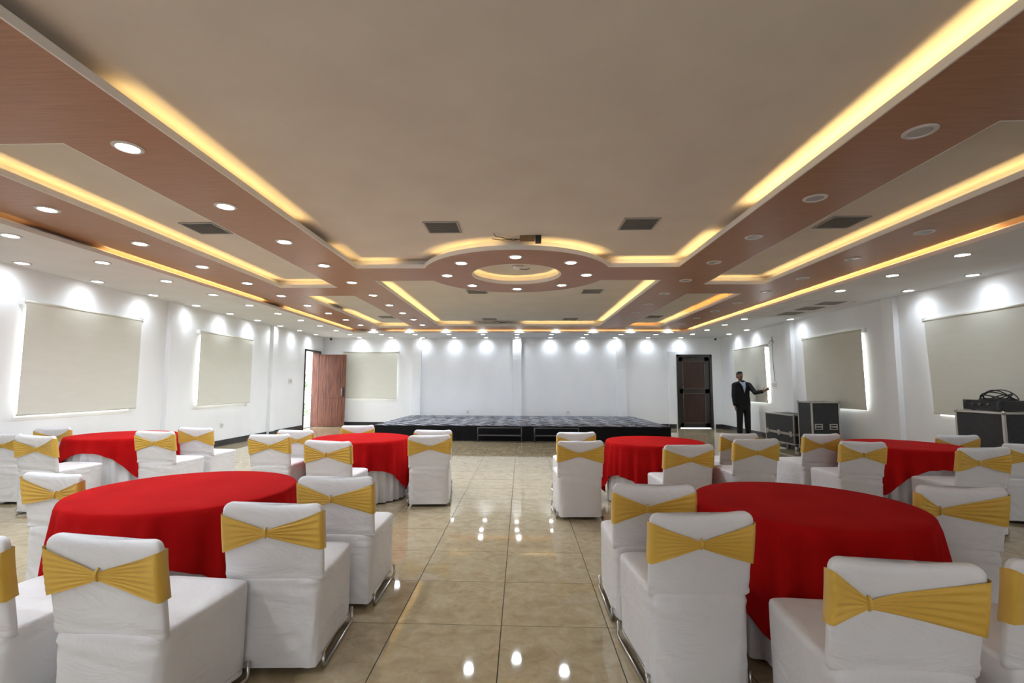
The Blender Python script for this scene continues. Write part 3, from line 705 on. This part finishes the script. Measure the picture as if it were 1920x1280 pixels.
CH = [
 (-2.12, 1.76, -4, 'white covered chair cut off by the bottom left corner of the picture', G1, .0, 1.0),
 (-1.54, 1.77, -5, 'white covered chair with gold sash, foreground left, second from the left edge', G1, -.12, 1.0),
 (-1.18, 2.30, 3, 'white covered chair with gold sash at the left of the aisle, nearest the camera', G1, -.16, 1.0),
 (-1.14, 2.97, 0, 'white covered chair right of the near left red table, behind the aisle chair', G1, -.14, 1.0),
 (-3.04, 3.06, -9, 'white covered chair at the left side of the near left red table', G1, .12, .98),
 (-5.04, 4.86, -6, 'white covered chair before the far left red table, its seat turned to it', G2, .06, 1.03),
 (-5.86, 5.26, 5, 'white covered chair half cut by the left edge, beside the far left table', G2, .1, 1.0),
 (-5.98, 5.98, 0, 'white covered chair behind the far left red table, only its top showing', G2, .1, 1.0),
 (-4.24, 5.47, -3, 'white covered chair at the right of the far left red table, nearer of two', G2, -.1, 1.02),
 (-4.26, 6.20, -3, 'white covered chair at the right of the far left red table, farther of two', G2, .0, .99),
 (-2.84, 5.38, 0, 'white covered chair at the left of the left aisle table, nearer of two', G3, .0, 1.0),
 (-2.86, 6.05, -1, 'white covered chair at the left of the left aisle table, farther of two', G3, .1, .98),
 (-1.91, 4.74, -2, 'white covered chair with gold sash before the left aisle table', G3, -.1, 1.01),
 (-1.03, 5.41, 6, 'white covered chair right of the left aisle table, front of two in line', G3, .05, 1.0),
 (-1.10, 6.02, 8, 'white covered chair right of the left aisle table, hidden behind its twin', G3, .0, 1.0),
 (-2.32, 6.80, 4, 'bright white covered chair behind the left aisle table near the open door', G3, .0, .98),
 (.60, 4.97, 3, 'white covered chair left of the right aisle table, front of two in line', G4, -.05, 1.0),
 (.66, 5.88, 3, 'white covered chair left of the right aisle table, hidden behind its twin', G4, .0, 1.0),
 (1.58, 4.66, 4, 'white covered chair with gold sash before the right aisle table', G4, .1, 1.01),
 (2.43, 5.13, 5, 'white covered chair right of the right aisle table, nearer of two', G4, .1, 1.02),
 (2.65, 6.02, 3, 'white covered chair right of the right aisle table, farther, below the man', G4, .0, .98),
 (3.56, 5.90, 8, 'white covered chair left of the far right table, before the tall flight case', G5, .0, 1.0),
 (3.50, 5.12, 2, 'white covered chair left of the far right table, nearer of two', G5, .05, 1.0),
 (5.17, 5.95, -2, 'white covered chair behind the far right table below the flight case', G5, .0, .99),
 (4.20, 4.58, 3, 'white covered chair before the far right table, turned toward it', G5, -.2, 1.02),
 (5.06, 5.02, -12, 'white covered chair cut by the right edge beside the far right table', G5, .1, 1.0),
 (.76, 2.84, 0, 'white covered chair left of the near right table, behind the aisle chair', G6, -.15, 1.0),
 (.805, 2.23, 5, 'white covered chair with gold sash at the right of the aisle, nearest the camera', G6, .0, 1.0),
 (1.25, 1.66, -4, 'white covered chair in the right foreground with a stretched loose gold sash', G6, -.5, 1.0),
 (1.84, 1.67, -8, 'white covered chair cut off by the bottom right corner of the picture', G6, .3, 1.0),
 (2.50, 2.88, -4, 'white covered chair at the right side of the near right red table', G6, -.5, 1.0),
]
for i, (x, y, a, lb, g_, kn, sc) in enumerate(CH): make_chair(x, y, a, lb, g_, kn, sc, i, i % 2)

# ------------------------------------------------------------------ round tables with white skirt and red cloth
def make_table(cx_, cy_, R, where, half, rot, offx, offy, seed):
    rs = np.random.default_rng(seed); zt = .70
    t = empty('banquet_table', (cx_, cy_, 0)); tag(t, 'round banquet table hidden under its cloths, %s' % where, 'table', 'round banquet tables')
    rt = R-.012
    B().lathe([(0, .662), (rt-.01, .662), (rt, .668), (rt, .684), (rt-.008, .690), (0, .690)], n=48).build('table_top', M['cardboard'], t, smooth=False)
    for k in range(4):
        a = k*PI/2+.5; B().tube([(.36*math.cos(a), .36*math.sin(a), .665), (.40*math.cos(a), .40*math.sin(a), .0)], .016, 8).build('leg', M['steel'], t, smooth=True)
    n = 192; th = np.linspace(0, 2*PI, n, endpoint=False); ph = rs.uniform(0, 6.28, 6)
    # white underskirt
    lv = np.linspace(0, 1, 12); P = np.zeros((len(lv)+2, n, 3)); r0 = R-.008
    P[0, :, 0] = (r0-.06)*np.cos(th); P[0, :, 1] = (r0-.06)*np.sin(th); P[0, :, 2] = zt-.008
    P[1, :, 0] = (r0-.012)*np.cos(th); P[1, :, 1] = (r0-.012)*np.sin(th); P[1, :, 2] = zt-.008
    for j, v in enumerate(lv):
        rr = r0-.004+.004*v+.020*v**.7*np.sin(th*30+ph[0]+1.5*np.sin(th*3+ph[1]))-.012*v
        P[j+2, :, 0] = rr*np.cos(th); P[j+2, :, 1] = rr*np.sin(th); P[j+2, :, 2] = zt-.014-v*(zt-.026)
    o = link('table_skirt', grid_mesh(P, 'table_skirt', True), M['skirt'], None, (cx_, cy_, 0), smooth=True); tag(o, 'white pleated underskirt of the table %s' % where, 'tablecloth', 'white underskirts')
    # red square overlay
    ca, sa = math.cos(rot), math.sin(rot); L = np.zeros(n)
    for i, a in enumerate(th):
        dx, dy = math.cos(a)*ca+math.sin(a)*sa, -math.cos(a)*sa+math.sin(a)*ca
        ox, oy = offx*ca+offy*sa, -offx*sa+offy*ca
        tx = ((half if dx > 0 else -half)+ox)/dx if abs(dx) > 1e-6 else 9
        ty = ((half if dy > 0 else -half)+oy)/dy if abs(dy) > 1e-6 else 9
        tx, ty = abs(tx), abs(ty); L[i] = (tx**-9+ty**-9)**(-1/9)
    drop = np.clip(L-R, .05, .62)
    rings = [.02, .3, .6, .85, .95, .985]; nd_ = 16; P = np.zeros((len(rings)+2+nd_, n, 3))
    for j, k in enumerate(rings):
        P[j, :, 0] = R*k*np.cos(th); P[j, :, 1] = R*k*np.sin(th)
        P[j, :, 2] = zt+.0025*(np.sin(P[j, :, 0]*9+P[j, :, 1]*4+ph[2])*np.sin(P[j, :, 1]*7+ph[3])+1)*(k < .97)
    for q, (rk, zk) in enumerate(((R+.002, zt-.002), (R+.009, zt-.010))):
        P[len(rings)+q, :, 0] = rk*np.cos(th); P[len(rings)+q, :, 1] = rk*np.sin(th); P[len(rings)+q, :, 2] = zk
    for j in range(nd_):
        v = (j+1)/nd_; s_ = drop*v
        fold = np.sin(th*21+ph[4]+2*np.sin(th*2+ph[5]))*.75+.4*np.sin(th*37+ph[0])
        rr = R+.014+.03*s_+(.030*fold)*np.clip(s_/.34, 0, 1)**.8+.010*np.clip(s_/.2, 0, 1)
        P[len(rings)+2+j, :, 0] = rr*np.cos(th); P[len(rings)+2+j, :, 1] = rr*np.sin(th); P[len(rings)+2+j, :, 2] = zt-.010-s_
    me = grid_mesh(P, 'red_tablecloth', True)
    bm = bmesh.new(); bm.from_mesh(me); bm.verts.ensure_lookup_table(); bm.faces.new([bm.verts[i] for i in range(n)]); bmesh.ops.recalc_face_normals(bm, faces=bm.faces[:]); bm.to_mesh(me); bm.free()
    o = link('red_tablecloth', me, M['red'], None, (cx_, cy_, 0), smooth=True); tag(o, 'red velvet cloth draped over the table %s' % where, 'tablecloth', 'red overlay cloths')
make_table(-2.096, 3.03, .615, 'in the left foreground', .88, .35, 0, 0, 1)
make_table(1.61, 2.88, .57, 'in the right foreground', .90, .15, 0, 0, 2)
make_table(-1.97, 5.96, .575, 'left of the aisle in the second row', .88, .55, 0, 0, 3)
make_table(1.58, 5.86, .555, 'right of the aisle in the second row', .90, .60, 0, 0, 4)
make_table(-5.11, 6.07, .575, 'at the far left by the window wall', .84, .10, 0, .12, 5)
make_table(4.33, 5.71, .56, 'at the far right before the flight cases', .84, -.08, 0, .10, 6)

# ------------------------------------------------------------------ flight cases and amplifier
def flight_case(x0, x1, y0, y1, z1, label, seam=None, seam_axis='z', latches=(), handles=(), casters=True):
    cx_, cy_ = (x0+x1)/2, (y0+y1)/2; a, b_ = (x1-x0)/2, (y1-y0)/2; zb = .11 if casters else 0
    e = empty('flight_case', (cx_, cy_, 0)); tag(e, label, 'flight case', 'black flight cases')
    B().box(-a+.006, a-.006, -b_+.006, b_-.006, zb+.006, z1-.006).build('body', M['casepanel'], e)
    w = .028
    def strip(p, q, m='alu'): B().box(p[0], q[0], p[1], q[1], p[2], q[2]).build('edge_strip', M[m], e, bevel=.004)
    for sx in (-1, 1):
        for sy in (-1, 1):
            xa, xb = sorted((sx*a, sx*(a-w))); ya, yb = sorted((sy*b_, sy*(b_-w))); strip((xa, ya, zb), (xb, yb, z1))
        for z in (zb, z1-w):
            xa, xb = sorted((sx*a, sx*(a-w))); strip((xa, -b_+w, z), (xb, b_-w, z+w))
    for sy in (-1, 1):
        for z in (zb, z1-w):
            ya, yb = sorted((sy*b_, sy*(b_-w))); strip((-a+w, ya, z), (a-w, yb, z+w))
    for sx in (-1, 1):
        for sy in (-1, 1):
            for z in (zb+.012, z1-.012):
                B().lathe([(0, -.024), (.02, -.018), (.026, 0), (.02, .018), (0, .024)], (sx*(a-.012), sy*(b_-.012), z), 12).build('corner_ball', M['chrome'], e, smooth=True)
            if casters:
                p = (sx*(a-.08), sy*(b_-.08)); B().box(p[0]-.03, p[0]+.03, p[1]-.03, p[1]+.03, zb-.03, zb).build('caster_fork', M['steel'], e)
                B().tube([(p[0]-.016, p[1], .045), (p[0]+.016, p[1], .045)], .045, 16).build('caster_wheel', M['trim'], e)
    if seam:
        B().box(-a-.004, -a+.003, -b_+w, b_-w, seam-.026, seam+.026).build('seam_strip', M['alu'], e); B().box(-a+w, a-w, -b_-.004, -b_+.003, seam-.026, seam+.026).build('seam_strip', M['alu'], e)
        for u in latches:
            B().box(-a-.016, -a-.004, u-.05, u+.05, seam-.055, seam+.055).build('latch', M['alu'], e, bevel=.005)
    for u, z in handles:
        B().box(u-.075, u+.075, -b_-.006, -b_+.004, z-.055, z+.055).build('handle_dish', M['alu'], e, bevel=.003)
        h = B().box(u-.055, u+.055, -b_-.009, -b_-.006, z-.038, z+.038).build('handle_recess', M['black'], e)
        B().tube([(u-.05, -b_-.013, z), (u+.05, -b_-.013, z)], .011, 8).build('handle_grip', M['trim'], e, smooth=True)
    return e
flight_case(5.72, 6.26, 10.42, 11.60, .745, 'low wide black flight case with latches beside the man', .33, latches=(-.48, 0, .48))
flight_case(5.60, 6.14, 9.57, 10.04, 1.052, 'tall black flight case with two recessed handles', handles=((-.145, .57), (.135, .57)))
flight_case(5.62, 6.26, 5.86, 6.50, 1.062, 'black flight case at the right edge carrying the amplifier')
am = empty('amplifier', (5.90, 6.16, 1.064)); tag(am, 'black rack amplifier with cables lying on the near flight case', 'amplifier')
B().box(-.23, .22, -.28, .22, .012, .125).build('body', M['black'], am, bevel=.006)
B().box(-.25, -.232, -.30, .24, .008, .13).build('front_panel', M['casepanel'], am, bevel=.003)
for u in (-.25, .19): B().tube([(-.252, u, .03), (-.285, u, .03), (-.285, u, .11), (-.252, u, .11)], .008, 8).build('rack_handle', M['steel'], am, smooth=True)
for u in (-.10, 0, .10): B().tube([(-.251, u, .075), (-.27, u, .075)], .016, 12).build('knob', M['steel'], am, smooth=True)
for sx in (-.18, .18):
    for sy in (-.22, .18): B().lathe([(0, 0), (.02, 0), (.02, .013), (0, .013)], (sx, sy, 0), 12).build('foot', M['rubber'], am)
cb = empty('cable_coil', (5.90, 6.20, 1.190)); tag(cb, 'loops of black cable lying on top of the amplifier', 'cable')
for i in range(6):
    a0 = rng.uniform(0, 6.28); rx, ry = rng.uniform(.08, .16), rng.uniform(.10, .20); h = rng.uniform(.02, .13)
    pts = [(rx*math.cos(a0+t), ry*math.sin(a0+t), .008+h*max(0, math.sin(t))**1.5+.002*i) for t in np.linspace(0, 2*PI, 26)]
    B().tube(pts, .007, 6).build('cable_loop', M['rubber'], cb, smooth=True)

# ------------------------------------------------------------------ the man in the suit
def capsule(b, pts, radii, n=16, flat=1.0, ax=(1, 0, 0)):
    """closed tapered tube with rounded ends; flat squashes along y"""
    pts = [Vector(p) for p in pts]; P_, R_ = [], []
    d0 = (pts[0]-pts[1]).normalized(); d1 = (pts[-1]-pts[-2]).normalized()
    for k in (1.0, .75, .4): P_.append(pts[0]+d0*radii[0]*k*.9); R_.append(radii[0]*math.sqrt(max(.02, 1-k*k)))
    for i in range(len(pts)): P_.append(pts[i]); R_.append(radii[i])
    for k in (.4, .75, 1.0): P_.append(pts[-1]+d1*radii[-1]*k*.9); R_.append(radii[-1]*math.sqrt(max(.02, 1-k*k)))
    rings = []; ref = None
    for i, p in enumerate(P_):
        t = (P_[min(i+1, len(P_)-1)]-P_[max(i-1, 0)]).normalized()
        if ref is None: ref = Vector(ax)
        u = (ref-t*ref.dot(t)); u = u.normalized() if u.length > 1e-4 else Vector((0, 1, 0)); ref = u; w = t.cross(u)
        rings.append([p+u*math.cos(2*PI*k/n)*R_[i]+w*math.sin(2*PI*k/n)*R_[i]*flat for k in range(n)])
    b.loft(rings)
def ball(b, c, r, n=14):
    rings = []
    for j in range(1, n): 
        a = PI*j/n; rings.append([(c[0]+r[0]*math.sin(a)*math.cos(2*PI*k/n), c[1]+r[1]*math.sin(a)*math.sin(2*PI*k/n), c[2]-r[2]*math.cos(a)) for k in range(n)])
    b.loft(rings)
def fuse(b, name, m, parent, vox=.009, sm=4):
    me = b.mesh(name); bm = bmesh.new(); bm.from_mesh(me); bmesh.ops.recalc_face_normals(bm, faces=bm.faces[:]); bm.to_mesh(me); bm.free()
    t = bpy.data.objects.new('tmp', me); COL.objects.link(t)
    md = t.modifiers.new('r', 'REMESH'); md.mode = 'VOXEL'; md.voxel_size = vox
    s_ = t.modifiers.new('s', 'SMOOTH'); s_.factor = .5; s_.iterations = sm
    dg = bpy.context.evaluated_depsgraph_get(); me2 = bpy.data.meshes.new_from_object(t.evaluated_get(dg))
    bpy.data.objects.remove(t); me2.name = name
    return link(name, me2, m, parent, smooth=True)
MX, MY = 5.965, 13.25
man = empty('person', (MX, MY, 0), .0); tag(man, 'person in black suit and pale blue shirt with one hand on the wall switch', 'person')
# local axes: -y towards the camera, +x towards the right wall
hx, hy = .375, -.78        # wall switch reached by the left hand
body = B()
HC = Vector((-.075, -.03, 1.62))
ball(body, HC, (.076, .092, .108)); ball(body, HC+Vector((0, -.022, -.05)), (.058, .068, .062)); ball(body, HC+Vector((.004, -.095, -.012)), (.013, .020, .022))
for s_ in (-1, 1):
    ball(body, HC+Vector((s_*.077, .005, -.005)), (.012, .020, .030)); ball(body, HC+Vector((s_*.030, -.076, .018)), (.015, .012, .011)); ball(body, HC+Vector((s_*.03, -.080, .036)), (.020, .010, .007))
ball(body, HC+Vector((0, -.082, -.060)), (.024, .012, .009))
capsule(body, [(-.03, .0, 1.42), (-.055, -.01, 1.53)], [.058, .052])
capsule(body, [(0, 0, .96), (0, .0, 1.10), (-.01, 0, 1.28), (-.02, 0, 1.38)], [.135, .125, .15, .13], flat=.62)
SHL, SHR = Vector((.165, -.01, 1.37)), Vector((-.205, 0, 1.37))
ELL = Vector((.195, -.28, 1.17)); WRL = Vector((.252, -.58, 1.21)); HAL = Vector((.315, -.70, 1.265))
ELR = Vector((-.235, .0, 1.08)); WRR = Vector((-.235, -.03, .83)); HAR = Vector((-.228, -.045, .75))
capsule(body, [SHL, ELL, WRL], [.052, .042, .028]); capsule(body, [SHR, ELR, WRR], [.052, .042, .028])
for s_ in (-1, 1):
    capsule(body, [(s_*.09, 0, .92), (s_*.105, -.01, .50), (s_*.115, .01, .10)], [.085, .058, .040]); capsule(body, [(s_*.115, .02, .055), (s_*.13, -.10, .045)], [.042, .036])
# hands: palm and five fingers each
dl = (HAL-WRL).normalized(); sd = Vector((0, 0, 1)); sd = (sd-dl*sd.dot(dl)).normalized(); nl = dl.cross(sd)
capsule(body, [WRL, WRL+dl*.05, HAL-dl*.01], [.026, .034, .032], flat=.55, ax=sd)
for k, (o, ln, a) in enumerate(((.030, .085, .20), (.011, .095, .06), (-.009, .088, -.06), (-.027, .070, -.18))):
    p0 = HAL-dl*.02+sd*o; q = (dl+sd*a).normalized(); capsule(body, [p0, p0+q*ln*.55, p0+(q*1.0-nl*.15).normalized()*ln], [.0095, .009, .0075], 10)
q = (dl*.55+sd*.9).normalized(); p0 = WRL+dl*.025+sd*.022; capsule(body, [p0, p0+q*.04, p0+(q+dl*.5).normalized()*.075], [.012, .011, .009], 10)
capsule(body, [WRR, (WRR+HAR)/2, HAR], [.026, .034, .030], flat=.5, ax=(0, 1, 0))
for k, (o, ln) in enumerate(((-.026, .07), (-.009, .085), (.009, .088), (.026, .08))):
    p0 = HAR+Vector((0, o, .012)); capsule(body, [p0, p0+Vector((.004, 0, -ln*.55)), p0+Vector((.018, 0, -ln))], [.0095, .009, .0075], 10)
capsule(body, [WRR+Vector((.0, -.02, -.03)), WRR+Vector((.012, -.045, -.06)), WRR+Vector((.02, -.045, -.095))], [.012, .011, .009], 10)
fuse(body, 'body', M['skin'], man, .008, 3)
hair = B(); ball(hair, HC+Vector((0, .018, .030)), (.083, .092, .095)); ball(hair, HC+Vector((-.01, -.045, .088)), (.066, .050, .032)); ball(hair, HC+Vector((0, .055, -.02)), (.070, .055, .07))
fuse(hair, 'hair', M['hair'], man, .008, 2)
for s_ in (-1, 1): 
    q = B(); ball(q, HC+Vector((s_*.030, -.0845, .020)), (.011, .006, .006), 10); q.build('eye', M['black'], man, smooth=True)
    q = B(); ball(q, HC+Vector((s_*.031, -.088, .040)), (.020, .006, .005), 10); q.build('eyebrow', M['hair'], man, smooth=True)
q = B(); ball(q, HC+Vector((0, -.0935, -.042)), (.024, .005, .006), 10); q.build('moustache', M['hair'], man, smooth=True)
jk = B()
capsule(jk, [(0, .005, .80), (0, .005, .93), (0, .0, 1.08), (-.008, .0, 1.24), (-.018, .0, 1.36)], [.195, .195, .175, .195, .165], 24, .66)
capsule(jk, [SHR+Vector((-.0, 0, .005)), (-.02, .01, 1.40), SHL+Vector((0, 0, .005))], [.070, .085, .070], flat=.9, ax=(0, 0, 1))
capsule(jk, [SHL, ELL, WRL-dl*.02], [.075, .060, .046]); capsule(jk, [SHR, ELR, WRR+Vector((0, 0, .02))], [.075, .062, .048])
jo = fuse(jk, 'jacket', M['suit'], man, .010, 4)
# shirt front and lapels lie in the jacket opening
yf = -.138
sv = B().add([(-.098, -.075, 1.452), (-.03, -.095, 1.445), (.040, -.075, 1.452), (.028, yf, 1.33), (-.012, yf-.006, 1.16), (-.055, yf, 1.33), (-.03, yf-.006, 1.36)], [(0, 1, 6, 5), (1, 2, 3, 6), (5, 6, 3, 4)])
sv.add([(x, y+.03, z) for x, y, z in sv.v[:7]], [(5, 6, 1, 0), (6, 3, 2, 1), (4, 3, 6, 5)]); sv.build('shirt', M['shirt'], man)
for s_ in (-1, 1):
    c = -.028+s_*.03; B().add([(c+s_*.045, -.065, 1.47), (c-s_*.022, -.105, 1.438), (c+s_*.022, -.118, 1.405), (c+s_*.05, -.085, 1.44)], [(0, 1, 2, 3), (3, 2, 1, 0)]).build('collar', M['shirt'], man)
    c = -.018; B().add([(c+s_*.075, -.07, 1.455), (c+s_*.05, -.135, 1.35), (c+s_*.006, -.15, 1.14), (c+s_*.105, -.135, 1.32), (c+s_*.115, -.10, 1.42)], [(0, 1, 2, 3, 4), (4, 3, 2, 1, 0)]).build('lapel', M['suit'], man)
tr = B()
capsule(tr, [(0, .0, .84), (0, 0, .95)], [.165, .16], flat=.72)
for s_ in (-1, 1): capsule(tr, [(s_*.085, 0, .88), (s_*.10, -.005, .52), (s_*.112, .01, .12)], [.102, .082, .068], 18)
fuse(tr, 'trousers', M['suit'], man, .010, 3)
for s_ in (-1, 1):
    q = B(); capsule(q, [(s_*.115, .06, .05), (s_*.125, -.06, .045), (s_*.135, -.14, .038)], [.046, .046, .038], flat=.85); ob = q.build('shoe', M['leather'], man, smooth=True)
